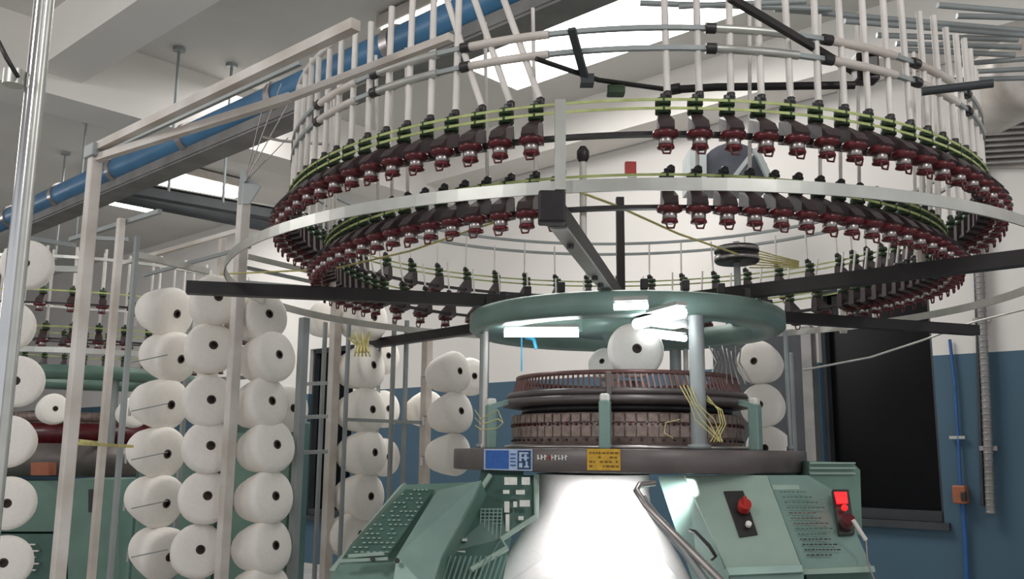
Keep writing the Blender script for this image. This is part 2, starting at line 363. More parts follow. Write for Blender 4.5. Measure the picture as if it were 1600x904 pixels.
# work lamps below the ring
def lamp_between(a, c, z, r):
    p, q = atz(*a, z), atz(*c, z); u = (q - p).normalized()
    b = mb('alu'); b.bar(p + Vector((0, 0, r + 0.012)), q + Vector((0, 0, r + 0.012)), r * 2.2, 0.014); o = b.build('work_lamp', parent=mach)
    b = mb('lamp'); b.tube([p, p + u * 0.01, q - u * 0.01, q], r, 12); b.build('lamp_tube', parent=o, label='glowing white lamp tube')
lamp_between((788, 520), (904, 520), 1.775, 0.016)
lamp_between((995, 506), (1066, 488), 1.775, 0.020)
lamp_between((960, 479), (1012, 477), 1.78, 0.012)
lamp_between((1010, 521), (1070, 528), 1.778, 0.014)
# columns
def col_at(px, R, w_):
    # angle on the circle whose projection is px (near side)
    best = min(range(-1800, 1800), key=lambda i: abs((CR.transposed() @ (pol(R, i / 10, 1.55) - C0)).x / -(CR.transposed() @ (pol(R, i / 10, 1.55) - C0)).z * F + 800 - px) + (0 if w_ * math.cos(rad(i / 10)) > 0 else 999))
    return best / 10
a1 = col_at(1090, 0.62, 1)
def column(a, r, R, m, name='column', z0=1.32, z1=1.80):
    b = mb(m); p = pol(R, a, 0); b.cyl((p.x, p.y, z0), (p.x, p.y, z1), r, n=20); b.lathe([(r, z0), (r * 1.5, z0), (r * 1.5, z0 + 0.015), (r, z0 + 0.02)], 20, c=(p.x, p.y, 0)); b.build(name, parent=mach)
column(a1, 0.028, 0.62, 'greypaint')
column(col_at(758, 0.60, 1), 0.010, 0.60, 'tube')
column(col_at(1073, 0.62, -1), 0.012, 0.62, 'tube')
column(col_at(1234, 0.66, 1), 0.009, 0.66, 'greypaint')
column(-88, 0.02, 0.60, 'greypaint'); column(150, 0.028, 0.62, 'greypaint')
# arms
AZ = 1.925
def arm(endpx, m='black', frm=0.25, hgt=0.05, ext=None):
    q = atz(*endpx, AZ); d = (q - Vector((MX, MY, AZ))).normalized()
    if ext: q = q + d * ext
    p = Vector((MX, MY, AZ)) + d * frm
    b = mb(m); b.bar(p, q, 0.05, hgt); o = b.build('support_arm', parent=mach)
    return o, p, q
arm((292, 449)); arm((1600, 403), ext=0.05); arm((582, 537)); arm((1525, 516))
near, p, q = arm((862, 325))
u = (q - p).normalized()
b = mb('alu'); b.bar(p + Vector((0, 0, -0.028)), q - u * 0.1 + Vector((0, 0, -0.028)), 0.046, 0.006); b.build('underside_plate', parent=near, label='bare grey metal underside plate with bolt heads')
for f in (0.35, 0.45, 0.8): b = mb('charcoal'); c = p.lerp(q, f) + Vector((0, 0, -0.033)); b.cyl(c, c - Vector((0, 0, 0.012)), 0.011, n=10); b.build('bolt', parent=near)
b = mb('black'); b.box(q + Vector((0, 0, 0.0)), (0.07, 0.05, 0.085), bev=0.006); b.build('end_bracket', parent=near)
# hub block with vertical rod
cr = at(970, 440, MY)
b = mb('charcoal'); b.box((cr.x, MY, 1.90), (0.16, 0.14, 0.05), bev=0.01); b.box((cr.x + .03, MY - .02, 1.925), (0.22, 0.05, 0.03), bev=0.008); b.build('centre_block', parent=mach)
b = mb('black'); b.box((cr.x, MY, 2.16), (0.034, 0.034, 0.5)); b.build('centre_rod', parent=mach)
b = mb('red'); rp = at(985, 263, MY); b.box(rp, (0.05, 0.03, 0.06), bev=0.005); b.box(rp + Vector((0.005, -.016, -.04)), (0.04, 0.01, 0.012), 'labelwhite'); b.build('red_cap', parent=mach, label='small red plastic box on the centre rod')
# hoop band
HZ, HR = 1.985, 1.655
b = mb('alu'); b.lathe([(HR, HZ - 0.018), (HR, HZ + 0.016), (HR - 0.006, HZ + 0.016), (HR - 0.006, HZ - 0.018)], 160, c=MC, closed=True, smooth=False); b.build('outer_hoop', parent=mach, label='flat aluminium hoop band around the feeder rings')
# feeder rings
R1, Z1, R2, Z2 = 1.405, 2.205, 1.25, 2.03
TOPZ = 2.73
for R_, z_ in ((R1, Z1), (R2, Z2)):
    b = mb('charcoal'); b.lathe([(R_ - 0.012, z_ - 0.006), (R_ + 0.012, z_ - 0.006), (R_ + 0.012, z_ + 0.006), (R_ - 0.012, z_ + 0.006)], 144, c=MC, closed=True, smooth=False); b.build('feeder_rail', parent=mach)
for R_, z_ in ((R1, Z1), (R2, Z2)):
    for dz in (0.068, 0.094):
        b = mb('belt'); b.lathe([(R_ + 0.028, z_ + dz - 0.004), (R_ + 0.030, z_ + dz - 0.004), (R_ + 0.030, z_ + dz + 0.004), (R_ + 0.028, z_ + dz + 0.004)], 144, c=MC, closed=True, smooth=False); b.build('drive_belt', parent=mach)
# feeder pieces in local space: x tangential, -y outwards
def f_body(b):
    prof = [(-0.004, -0.020), (-0.070, -0.030), (-0.094, -0.010), (-0.07, 0.018), (-0.016, 0.056), (0.016, 0.056), (0.020, -0.012)]
    w_ = [0.018, 0.024, 0.021, 0.024, 0.015, 0.015, 0.018]; n = len(prof)
    vs = [(-w_[i], y, z) for i, (y, z) in enumerate(prof)] + [(w_[i], y, z) for i, (y, z) in enumerate(prof)]
    b.add(vs, [tuple(range(n)), tuple(range(2 * n - 1, n - 1, -1))] + [(i, i + n, (i + 1) % n + n, (i + 1) % n) for i in range(n)], 'body')
    b.box((0, 0, 0), (0.034, 0.036, 0.022), 'charcoal')
def f_pulley(b):
    for z in (0.068, 0.094): b.lathe([(0, z - 0.010), (0.023, z - 0.010), (0.023, z + 0.008), (0, z + 0.010)], 10, 'pulley', c=(0, -0.008, 0))
    b.cyl((0, -0.008, 0.05), (0, -0.008, 0.118), 0.008, n=6, m='charcoal')
def f_wheel(b):
    c = (0, -0.054, 0)
    b.lathe([(0.018, -0.004), (0.036, -0.012), (0.038, -0.026), (0.020, -0.032), (0, -0.032)], 12, 'maroon', c=c)
    b.lathe([(0.019, -0.031), (0.022, -0.036), (0.022, -0.050), (0.015, -0.054)], 12, 'steel', c=c)
    b.lathe([(0, -0.052), (0.024, -0.053), (0.025, -0.060), (0.012, -0.064), (0, -0.064)], 12, 'maroon', c=c)
def f_hook(b):
    b.tube([(0, -0.062, -0.05), (0.015, -0.07, -0.062), (0.009, -0.07, -0.080), (-0.009, -0.07, -0.080), (-0.015, -0.07, -0.062)], 0.0035, 5, 'maroon', closed=True)
def f_inlet(b):
    b.lathe([(0.004, 0.104), (0.012, 0.108), (0.013, 0.124), (0.006, 0.130)], 8, 'charcoal', c=(0.014, -0.008, 0)); b.box((0.010, -0.010, 0.110), (0.03, 0.014, 0.008), 'charcoal')
PARTS = (('feeder_pulley', f_pulley), ('storage_wheel', f_wheel), ('guide_hook', f_hook), ('yarn_inlet', f_inlet))
slots = []
for ring, (R_, z_) in enumerate(((R1, Z1), (R2, Z2))):
    for i in range(96):
        a = -178.5 + i * 3.75 + (0 if ring == 0 else 1.2)
        if ring == 0 and (-14.5 < a < -9.5 or -7.2 < a < -3.5): continue
        if ring == 1 and -13.5 < a < -4.5: continue
        if abs(a) > 118 and i % 2: continue
        slots.append((ring, R_, z_, a))
slots.sort(key=lambda s: (pol(s[1], s[3], s[2]) - C0).length)
def xf(R_, z_, a, tilt=0): return Matrix.Translation(pol(R_, a, z_)) @ Matrix.Rotation(rad(a), 4, 'Z')
protos = None
rest_f = MB(); n_f = 0
for s_ in slots:
    ring, R_, z_, a = s_; X = xf(R_, z_, a)
    if n_f < 100:
        Xl = Matrix.Translation(-MC) @ X
        if protos is None:
            bb = MB(); f_body(bb); po = bb.build('yarn_feeder'); po.parent = mach; po.matrix_local = Xl; subs = []
            for nm, fn in PARTS:
                bb = MB(); fn(bb); so = bb.build(nm); so.parent = po; subs.append(so)
            protos = (po, subs)
        else:
            c = protos[0].copy(); COL.objects.link(c); c.parent = mach; c.matrix_local = Xl
            for so in protos[1]: d = so.copy(); COL.objects.link(d); d.parent = c
    else:
        rest_f.X = X; f_body(rest_f)
        for nm, fn in PARTS: fn(rest_f)
    n_f += 1
rest_f.build('yarn_feeder', parent=mach, kind='stuff')
# yarn tubes rising from every feeder
rest_t = mb('tube'); rest_t.cur = 'tube'
for i, (ring, R_, z_, a) in enumerate(slots):
    far = abs((a + 180) % 360 - 180) > 88
    if ring == 1 and abs(a) < 88 and i % 2: continue
    ztop = (TOPZ if ring == 0 else 2.68) if not far else (2.5 if ring == 0 else 2.3)
    r = (0.0105 if ring == 0 else 0.006) if not far else 0.005
    p = pol(R_ + 0.008, a + 0.55, z_ + 0.118); q = pol(R_ + 0.008 - (0.0 if ring == 0 else -0.03), a + 0.55 + random.uniform(-0.3, 0.3), ztop + random.uniform(-0.02, 0.02))
    if ring == 0 and -26 < a < -8: q = pol(R_ + 0.008, a - 5.5, 2.75)
    if i < 100: b = mb('tube'); b.cyl(p, q, r, n=8); b.build('yarn_tube', parent=mach)
    else: rest_t.cyl(p, q, r, n=6, m='tube')
rest_t.build('yarn_tube', parent=mach, kind='stuff')
# short posts linking hoop/arms to the rings
b = mb('alu'); p = atz(868, 298, 1.97); b.bar(Vector((p.x + .012, p.y, 1.97)), Vector((p.x + .012, p.y, 2.215)), 0.028, 0.028); b.build('front_post', parent=mach, label='bright square post on the near arm')
b = mb('tube'); p = at(911, 300, 2.75); b.cyl((p.x, p.y, 1.93), (p.x, p.y, 2.2), 0.011); b.lathe([(0.012, 2.185), (0.02, 2.2), (0.02, 2.22), (0.01, 2.235)], 12, 'charcoal', c=(p.x, p.y, 0)); b.build('ring_post', parent=mach)
for (px, y0, y1, Y, r) in ((518, 365, 470, 3.9, 0.016), (1440, 330, 420, 3.35, 0.016), (1318, 440, 520, 5.0, 0.02), (1369, 450, 500, 4.8, 0.018)):
    p = at(px, y1, Y); q = at(px, y0, Y); b = mb('whitepaint'); b.cyl((p.x, p.y, p.z), (p.x, p.y, q.z), r); b.build('ring_post', parent=mach)
# two upper hoops holding the tubes, lit stretches painted as pale segments between dark clamps
for R_, z_ in ((1.42, 2.525), (1.42, 2.462)):
    b = mb('greypaint'); b.lathe([(R_ - 0.007, z_ - 0.007), (R_ + 0.007, z_ - 0.007), (R_ + 0.007, z_ + 0.007), (R_ - 0.007, z_ + 0.007)], 128, c=MC, closed=True, smooth=False); ho = b.build('tube_hoop', parent=mach)
    for k in range(24):
        a = -176 + k * 15
        if not (-62 < a < -12 or 2 < a < 8 or 14 < a < 62): continue
        b = mb('whitepaint' if k % 3 else 'alu'); b.tube([pol(R_, a + j * 2.6, z_) for j in range(5)], 0.0135, 8); b.build('lit_hoop_segment', parent=ho)
        b = mb('charcoal'); b.tube([pol(R_, a - 1.1, z_), pol(R_, a + 0.1, z_)], 0.017, 8); b.build('hoop_clamp', parent=ho)
# rail where left tubes end
b = mb('tube'); b.tube([pol(R1 + 0.008, a, TOPZ + 0.0) for a in range(-92, -44, 4)], 0.011, 8); b.build('tube_rail', parent=mach)
# dark bars above the ring
b = mb('black'); b.tube([atz(1052, 140, 2.42), atz(1120, 136, 2.42), atz(1335, 133, 2.42)], 0.013, 8); b.cyl(atz(1050, 140, 2.42), atz(1062, 138, 2.42), 0.018, n=8); b.tube([atz(838, 92, 2.42), atz(935, 125, 2.42), atz(1052, 141, 2.42)], 0.008, 8); b.build('cross_bar', parent=mach)
b = mb('black'); b.bar(atz(1140, -4, 2.5), atz(1345, 118, 2.5), 0.016, 0.02); p = atz(1352, 108, 2.48); b.box(p, (0.07, 0.06, 0.09), bev=0.008, m='charcoal'); b.build('stay_bar', parent=mach)
b = mb('winframe'); b.bar(atz(893, 45, 2.5), atz(915, 125, 2.4), 0.022, 0.016); b.box(atz(917, 126, 2.4), (0.04, 0.04, 0.03)); b.build('hanger_plate', parent=mach)
b = mb('winframe'); b.cyl(atz(1440, 143, 2.4), atz(1552, 130, 2.4), 0.013, n=10); b.build('stub_pipe', parent=mach)
b = mb('pulley'); b.box(at(962, 142, 2.7), (0.055, 0.04, 0.03), bev=0.005); b.build('belt_tensioner', parent=mach)
# belt pulley on its post, above the green ring
pp = at(1151, 398, 3.75)
b = mb('charcoal'); b.lathe([(0, -0.034), (0.085, -0.034), (0.09, -0.028), (0.09, -0.006), (0.08, -0.004), (0.08, 0.006), (0.09, 0.008), (0.09, 0.03), (0.085, 0.034), (0, 0.034)], 32, c=pp)
b.lathe([(0.0905, 0.012), (0.0915, 0.012), (0.0915, 0.026), (0.0905, 0.026)], 32, 'steel', c=pp, closed=True); b.lathe([(0.0905, -0.026), (0.0915, -0.026), (0.0915, -0.012), (0.0905, -0.012)], 32, 'steel', c=pp, closed=True)
po = b.build('belt_wheel', parent=mach)
b = mb('greypaint'); b.cyl((pp.x, pp.y, 1.88), (pp.x, pp.y, pp.z + 0.055), 0.014, n=12); b.box((pp.x, pp.y, 1.893), (0.12, 0.06, 0.016), bev=0.003); b.build('wheel_post', parent=po)
# slack yellow belts
def strand(pts, m, r, name, parent=mach):
    b = mb(m); b.tube(pts, r, 6); return b.build(name, parent=parent)
strand([at(345, 428, 3.9), at(520, 420, 3.8), at(640, 392, 3.5), at(740, 358, 3.1), at(800, 338, 2.9)], 'yellow', 0.004, 'slack_belt')
strand([at(880, 290, 2.55), at(960, 320, 2.8), at(1060, 365, 3.1), at(1150, 396, 3.65), at(1235, 415, 4.2)], 'yellow', 0.004, 'slack_belt')
for i in range(7):
    strand([at(1172, 388 + i * 5, 3.8), at(1215, 400 + i * 3, 4.0), at(1248, 408 + i * 1.5, 4.2)], 'yellow', 0.003, 'slack_belt')
for i in range(9):
    strand([at(545 + i * 4, 528 - (i % 3) * 5, 4.9), at(558 + i * 2, 540, 4.85), at(566 + (i - 4) * 3, 556 - (i % 2) * 6, 4.8)], 'yellow', 0.005, 'slack_belt')
strand([atz(1600, 463, 1.98) + Vector((0.3, -.1, 0.02)), at(1520, 503, 5.0), at(1440, 532, 5.2), at(1360, 558, 5.2), at(1255, 578, 5.0)], 'alu', 0.006, 'slack_cable')
# small posts with sensors on the green ring
for i, a in enumerate(range(-60, 300, 15)):
    p = pol(0.60, a, 1.885); b = mb('charcoal'); b.box(p + Vector((0, 0, 0.03)), (0.028, 0.024, 0.04), bev=0.004); b.cyl(p, p + Vector((0, 0, 0.02)), 0.006, n=6, m='steel'); b.build('stop_motion', parent=mach)
# cylinder and dial
DR = 0.465
b = mb('combred'); b.lathe([(DR - 0.012, 1.598), (DR, 1.598), (DR, 1.615), (DR - 0.012, 1.615)], 120, c=MC, closed=True)
comb = b.build('dial_comb', parent=mach)
b = mb('combred')
for i in range(132):
    a = i * 360 / 132; p, q = pol(DR - 0.006, a, 1.605), pol(DR + 0.012, a + 1.2, 1.535); b.bar(p, q, 0.0085, 0.008)
b.build('comb_teeth', parent=comb)
b = mb('bedmetal'); b.lathe([(DR - 0.02, 1.522), (DR + 0.025, 1.518), (DR + 0.04, 1.53), (DR + 0.034, 1.545), (DR - 0.02, 1.54)], 96, c=MC, closed=True); b.build('comb_rim', parent=mach)
b = mb('bedmetal'); b.lathe([(0.2, 1.49), (DR + 0.01, 1.485), (DR + 0.055, 1.492), (DR + 0.06, 1.502), (DR + 0.055, 1.517), (0.2, 1.52)], 96, c=MC, closed=True); b.build('dial_rim', parent=mach)
b = mb('charcoal'); b.lathe([(0.0, 1.46), (0.44, 1.46), (0.44, 1.49), (0.0, 1.52)], 64, c=MC); b.lathe([(0.0, 1.60), (0.1, 1.60), (0.12, 1.52)], 32, 'bronze', c=MC); b.build('dial', parent=mach)
CRr = 0.475
b = mb('bronze'); b.lathe([(CRr - 0.05, 1.335), (CRr, 1.335), (CRr, 1.455), (CRr - 0.05, 1.455)], 96, c=MC, closed=True); cyl_o = b.build('cam_cylinder', parent=mach)
b = mb('bronze')
for i in range(72):
    a = i * 5; X = Matrix.Translation(pol(CRr, a, 0)) @ Matrix.Rotation(rad(a), 4, 'Z'); b.X = X
    b.box((0, -0.004, 1.435), (0.034, 0.006, 0.03), 'bronze'); b.box((0, -0.002, 1.385), (0.037, 0.006, 0.04), 'bronze')
    b.cyl((0.0, 0, 1.411), (0.0, -0.010, 1.413), 0.006, n=6, m='maroon'); b.cyl((0.02, 0, 1.413), (0.02, -0.008, 1.413), 0.004, n=6, m='charcoal'); b.cyl((0.0, 0, 1.352), (0.0, -0.008, 1.352), 0.005, n=6, m='charcoal')
b.build('cam_blocks', parent=cyl_o)
b = mb('steel'); b.lathe([(CRr - 0.03, 1.318), (CRr + 0.035, 1.318), (CRr + 0.035, 1.332), (CRr - 0.03, 1.34)], 96, c=MC, closed=True); b.build('cylinder_base_ring', parent=mach)
# bed
BR = 0.722
b = mb('bedmetal'); b.lathe([(0.40, 1.24), (BR - 0.004, 1.236), (BR, 1.24), (BR, 1.314), (BR - 0.004, 1.318), (0.42, 1.318)], 128, c=MC, closed=True); bed = b.build('bed_plate', parent=mach)
# posts with brackets
def bracket(px, R, lean=0):
    a = col_at(px, R, 1); p = pol(R, a, 0); rdir = (p - MC).normalized()
    b = mb('green'); b.box((p.x, p.y, 1.405), (0.042, 0.042, 0.175), R=Matrix.Rotation(rad(a), 3, 'Z'), bev=0.006)
    if lean: b.bar(Vector((p.x, p.y, 1.485)), Vector((p.x, p.y, 1.51)) - rdir * 0.09, 0.04, 0.02)
    o = b.build('dial_bracket', parent=mach)
    b = mb('labelwhite'); b.box(Vector((p.x, p.y, 1.503)), (0.036, 0.036, 0.03), R=Matrix.Rotation(rad(a), 3, 'Z'), bev=0.008); b.build('bracket_knob', parent=o, label='white knob')
bracket(945, 0.56); bracket(768, 0.59, 1); bracket(1178, 0.58, 1)
b = mb('bedmetal'); p = pol(0.50, col_at(951, 0.5, 1), 1.56); b.box(p, (0.02, 0.02, 0.085), bev=0.003); b.build('comb_clamp', parent=mach)
# yellow wires around the column
for i in range(4):
    strand([at(1062 + i * 6, 602, 3.35), at(1078 + i * 4, 630, 3.3), at(1086 + i * 10, 655, 3.27), at(1125 + (i % 2) * 4, 690, 3.27)], 'yellow', 0.0019, 'oil_wire')
for i in range(3):
    strand([at(1105, 618 + i * 4, 3.35), at(1122 + i * 3, 640, 3.3), at(1126 + i * 4, 662, 3.28), at(1110 + i * 5, 690, 3.28)], 'yellow', 0.0019, 'oil_wire')
strand([at(1062, 655, 3.35), at(1040, 660, 3.3), at(1038, 676, 3.28), at(1052, 684, 3.28)], 'yellow', 0.0019, 'oil_wire')
for i in range(3):
    strand([at(742, 640 + i * 12, 3.6), at(752, 655 + i * 8, 3.6), at(778, 640 + i * 14, 3.5), at(786, 660, 3.5)], 'yellow', 0.0019, 'oil_wire')
strand([at(822, 527, 3.9), at(834, 530, 3.85), at(838, 545, 3.85)], 'cyan', 0.008, 'air_tube'); strand([at(815, 527, 3.9), at(815, 580, 3.9)], 'cyan', 0.004, 'air_tube')
for i in range(8):
    strand([at(1108 + i * 7, 540 + (i % 3) * 4, 3.7), at(1120 + i * 5, 566, 3.68), at(1105 + i * 10, 600, 3.65)], 'steel', 0.0035, 'air_tube')
# labels on the bed, curved plates hugging the rim
def rimplate(b, px0, px1, z0, z1, m, dr=0.004):
    a0, a1_ = col_at(px0, BR, 1), col_at(px1, BR, 1)
    b.lathe([(BR, z0), (BR + dr, z0), (BR + dr, z1), (BR, z1)], 6, m, c=MC, closed=True, smooth=False, a0=a0, a1=a1_)
b = MB(); b.cur = 'labelpale'; rimplate(b, 759, 833, 1.239, 1.315, 'labelpale'); rimplate(b, 762, 797, 1.244, 1.310, 'labelblue', 0.006); rimplate(b, 811, 831, 1.244, 1.310, 'labelnavy', 0.006)
for (x0, x1, z0, z1) in ((814, 828, 1.298, 1.304), (814, 818, 1.272, 1.300), (822, 826, 1.275, 1.296), (818, 829, 1.282, 1.287), (814, 819, 1.25, 1.266), (822, 829, 1.25, 1.256), (824, 827, 1.25, 1.272)): rimplate(b, x0, x1, z0, z1, 'labelpale', 0.008)
for z in (1.255, 1.268, 1.28, 1.294): rimplate(b, 800, 808, z, z + 0.005, 'labelblue', 0.006)
b.build('blue_label', parent=bed, label='blue and pale sticker plate on the bed rim')
b = MB(); b.cur = 'labelyellow'; rimplate(b, 917, 968, 1.245, 1.318, 'labelyellow')
rr = random.Random(5)
for row in range(4):
    x = 921
    while x < 962:
        wd = rr.uniform(2, 6); z = 1.256 + row * 0.015
        if rr.random() < .75: rimplate(b, x, x + wd, z, z + 0.006, 'labelink', 0.006)
        x += wd + 2
b.build('yellow_label', parent=bed, label='worn yellow notice plate on the bed rim')
b = MB(); b.cur = 'labelwhite'; x = 841
for i in range(9):
    wd = 3.6; rimplate(b, x, x + 1.3, 1.278, 1.296, 'labelwhite' if i != 3 else 'red', 0.004); rimplate(b, x, x + wd, 1.285 + 0.004 * (i % 3 - 1), 1.289 + 0.004 * (i % 3 - 1), 'labelwhite' if i != 3 else 'red', 0.0045); x += 5.3
b.build('white_lettering', parent=bed, label='small worn white lettering with one red sign')
# inner legs and base to the floor
for a in (180, 62, -62):
    b = mb('green_dk'); p, q = pol(0.58, a, 1.24), pol(0.85, a, 0.0); b.bar(p, q, 0.2, 0.16); b.build('machine_leg', parent=mach)
b = mb('green_dk'); b.lathe([(0.75, 0), (1.0, 0), (1.0, 0.08), (0.75, 0.08)], 48, c=MC, closed=True); b.build('base_ring', parent=mach)
b = mb('green_dk'); b.lathe([(0.30, 1.228), (0.45, 1.228), (0.45, 1.24), (0.30, 1.24)], 48, c=MC, closed=True); b.build('cylinder_seat', parent=mach)

# ---- left gate housing (sloping legs cover)
def pr(name, pts, th, m, parent, label=None):
    b = mb(m); b.prism([at(*p) for p in pts], th); return b.build(name, parent=parent, label=label)
gate = pr('gate_housing', [(630, 757, 3.35), (752, 752, 3.3), (692, 860, 3.15), (668, 960, 3.05), (505, 960, 3.15), (519, 884, 3.2)], 0.22, 'green_mid', mach, 'sloping green cover over the left machine leg')
pr('front_rim', [(624, 759, 3.33), (633, 753, 3.33), (548, 850, 3.22), (522, 892, 3.18), (514, 890, 3.18)], 0.02, 'green_lt', gate)
pr('smooth_panel', [(682, 766, 3.30), (752, 750, 3.27), (742, 775, 3.25), (690, 868, 3.12), (672, 925, 3.05), (612, 925, 3.07), (620, 868, 3.12)], 0.012, 'green', gate)
b = mb('green_dk'); quad = [at(634, 764, 3.31), at(678, 764, 3.29), at(606, 868, 3.14), at(538, 868, 3.16)]
b.prism(quad, 0.006); b.build('mesh_backing', parent=gate)
def bil(u, v): return quad[0].lerp(quad[1], u).lerp(quad[3].lerp(quad[2], u), v)
b = mb('green_lt'); rr = random.Random(8)
up = (quad[1] - quad[0]).cross(quad[3] - quad[0]).normalized()
if up.dot(C0 - quad[0]) < 0: up = -up
for i in range(7):
    for j in range(15):
        if rr.random() < 0.28: continue
        c0 = bil((i + .25) / 7, (j + .3) / 15) + up * 0.004; c1 = bil((i + .8) / 7, (j + .3) / 15) + up * 0.004; b.bar(c0, c1, 0.006, 0.004)
b.build('slot_pattern', parent=gate)
b = mb('green_lt'); b.bar(at(545, 868, 3.12), at(600, 864, 3.1), 0.014, 0.01); b.bar(at(528, 876, 3.12), at(606, 872, 3.1), 0.008, 0.01); b.build('ledge', parent=gate)
for (x, y) in ((583, 874), (621, 876)): b = mb('charcoal'); p = at(x, y, 3.09); b.cyl(p, p + Vector((0, -0.012, 0.004)), 0.008, n=10); b.build('bolt', parent=gate)
# gate between leg and fabric: frame, mesh grid, control guts
gg = pr('mesh_gate', [(772, 742, 3.42), (838, 742, 3.42), (836, 806, 3.35), (782, 842, 3.3), (745, 905, 3.2), (690, 905, 3.2), (700, 862, 3.25)], 0.012, 'green_dk', mach, 'dark green safety gate with mesh and small labels')
b = mb('green_lt')
b.tube([at(766, 742, 3.4), at(726, 802, 3.32), at(700, 850, 3.25), at(668, 905, 3.15)], 0.010, 8)
b.tube([at(838, 742, 3.4), at(838, 806, 3.33), at(783, 842, 3.28), at(792, 856, 3.25), at(735, 890, 3.18)], 0.010, 8); b.build('gate_frame', parent=gg)
b = mb('green')
for i in range(9): y = 795 + i * 5.5; b.bar(at(752, y, 3.32), at(785, y, 3.32), 0.004, 0.004)
for i in range(6): x = 752 + i * 6.5; b.bar(at(x, 793, 3.325), at(x - 3, 842, 3.3), 0.004, 0.004)
b.build('mesh_grid', parent=gg)
b = mb('green')
for i in range(12): x = 692 + i * 8; b.bar(at(x, 905, 3.17), at(x + 12, 868, 3.2), 0.004, 0.004)
b.build('mesh_grid', parent=gg)
for (x0, y0, x1, y1) in ((788, 745, 808, 757), (815, 745, 828, 757), (786, 765, 796, 771), (806, 765, 820, 772), (788, 783, 796, 800), (802, 783, 808, 792), (812, 781, 828, 791), (790, 803, 796, 830), (722, 838, 730, 842), (706, 856, 727, 860), (684, 890, 706, 904), (810, 806, 818, 812), (728, 812, 734, 834)):
    pr('label_tag', [(x0, y0, 3.315), (x1, y0, 3.315), (x1, y1, 3.315 - (0.06 if y0 > 830 else 0)), (x0, y1, 3.315 - (0.06 if y0 > 830 else 0))], 0.006, 'labelwhite', gg)
# ---- right control cabinet
cab = pr('cabinet_side', [(1028, 744, 3.45), (1072, 742, 3.35), (1140, 905, 3.1), (1120, 960, 3.05), (1100, 960, 3.2)], 0.2, 'green', mach, 'green side of the right control cabinet')
fp = pr('cabinet_front', [(1070, 742, 3.34), (1198, 742, 3.34), (1252, 884, 3.12), (1135, 888, 3.12)], 0.22, 'green_lt', mach, 'pale green sloping cabinet front')
pr('bottom_lip', [(1135, 886, 3.09), (1253, 882, 3.09), (1255, 893, 3.08), (1140, 898, 3.08)], 0.08, 'green', fp)
pr('lower_box', [(1140, 896, 3.1), (1255, 892, 3.1), (1262, 980, 3.1), (1150, 980, 3.1)], 0.2, 'green', fp)
pr('switch_plate', [(1131, 767, 3.29), (1161, 766, 3.29), (1184, 834, 3.185), (1156, 838, 3.18)], 0.012, 'charcoal', fp)
b = mb('red'); p = at(1162, 794, 3.23); d = (at(1070, 742, 3.34) - at(1135, 888, 3.12)).cross(at(1198, 742, 3.34) - at(1070, 742, 3.34)).normalized()
if d.y > 0: d = -d
b.cyl(p, p + d * 0.03, 0.022, n=16); b.bar(p + d * 0.03 + Vector((0, 0, -0.02)), p + d * 0.035 + Vector((-.002, 0, 0.02)), 0.012, 0.012); b.build('switch_knob', parent=fp, label='red rotary switch knob')
b = mb('labelwhite'); p = at(1169, 820, 3.19); b.cyl(p, p + d * 0.012, 0.010, n=12); b.build('indicator_button', parent=fp)
b = mb('charcoal'); b.tube([at(1078, 828, 3.16), at(1086, 830, 3.12), at(1108, 852, 3.08), at(1118, 868, 3.08), at(1112, 873, 3.12)], 0.006, 8); b.build('door_handle', parent=fp, label='black bow handle')
pan = pr('control_panel', [(1198, 742, 3.36), (1262, 742, 3.36), (1310, 770, 3.33), (1362, 886, 3.15), (1255, 890, 3.13)], 0.18, 'green', mach, 'sloping green panel with rows of small writing')
b = mb('charcoal'); rr = random.Random(3)
for row in range(13):
    y = 768 + row * 8.2; x = 1219 + row * 3.5; xe = x + 40 + (row % 4) * 6; Y = 3.335 - 0.2 * (y - 742) / 146
    while x < xe:
        wd = rr.uniform(2, 6)
        p, q = at(x, y, Y - 0.01), at(x + wd, y, Y - 0.01); b.bar(p, q, 0.005, 0.004, 'combred' if 3 < row < 7 else ('charcoal' if row > 8 else 'green_dk')); x += wd + 2.5
b.build('printed_marks', parent=pan)
pr('panel_ledge', [(1205, 757, 3.33), (1248, 757, 3.33), (1250, 764, 3.32), (1208, 765, 3.32)], 0.01, 'green_lt', pan)
pr('lower_edge', [(1254, 889, 3.11), (1366, 884, 3.13), (1368, 893, 3.13), (1256, 897, 3.11)], 0.1, 'green_lt', pan)
pr('lower_box', [(1260, 895, 3.15), (1362, 892, 3.17), (1362, 980, 3.17), (1262, 980, 3.15)], 0.2, 'green_dk', pan)
box = pr('ribbed_box', [(1264, 720, 3.5), (1332, 722, 3.5), (1344, 734, 3.5), (1347, 835, 3.5), (1264, 835, 3.5)], 0.2, 'green_mid', mach, 'ribbed green box behind the control panel')
b = mb('green_lt')
for y in (723, 731, 739): b.bar(at(1265, y, 3.49), at(1336, y, 3.49), 0.01, 0.006)
b.build('rib', parent=box)
pr('indicator_plate', [(1301, 764, 3.28), (1326, 764, 3.28), (1336, 832, 3.2), (1312, 834, 3.2)], 0.02, 'charcoal', pan)
b = mb('redglow'); b.prism([at(1304, 768, 3.25), at(1323, 768, 3.25), at(1325, 785, 3.23), at(1308, 786, 3.23)], 0.006); b.build('red_display', parent=pan, label='glowing red indicator')
b = mb('redglow'); p = at(1319, 794, 3.22); b.cyl(p, p + d * 0.01, 0.010, n=12); b.build('red_lamp', parent=pan)
b = mb('maroon'); p = at(1323, 818, 3.20); b.cyl(p, p + d * 0.03, 0.022, n=16); b.build('stop_button', parent=pan, label='dull red mushroom button')
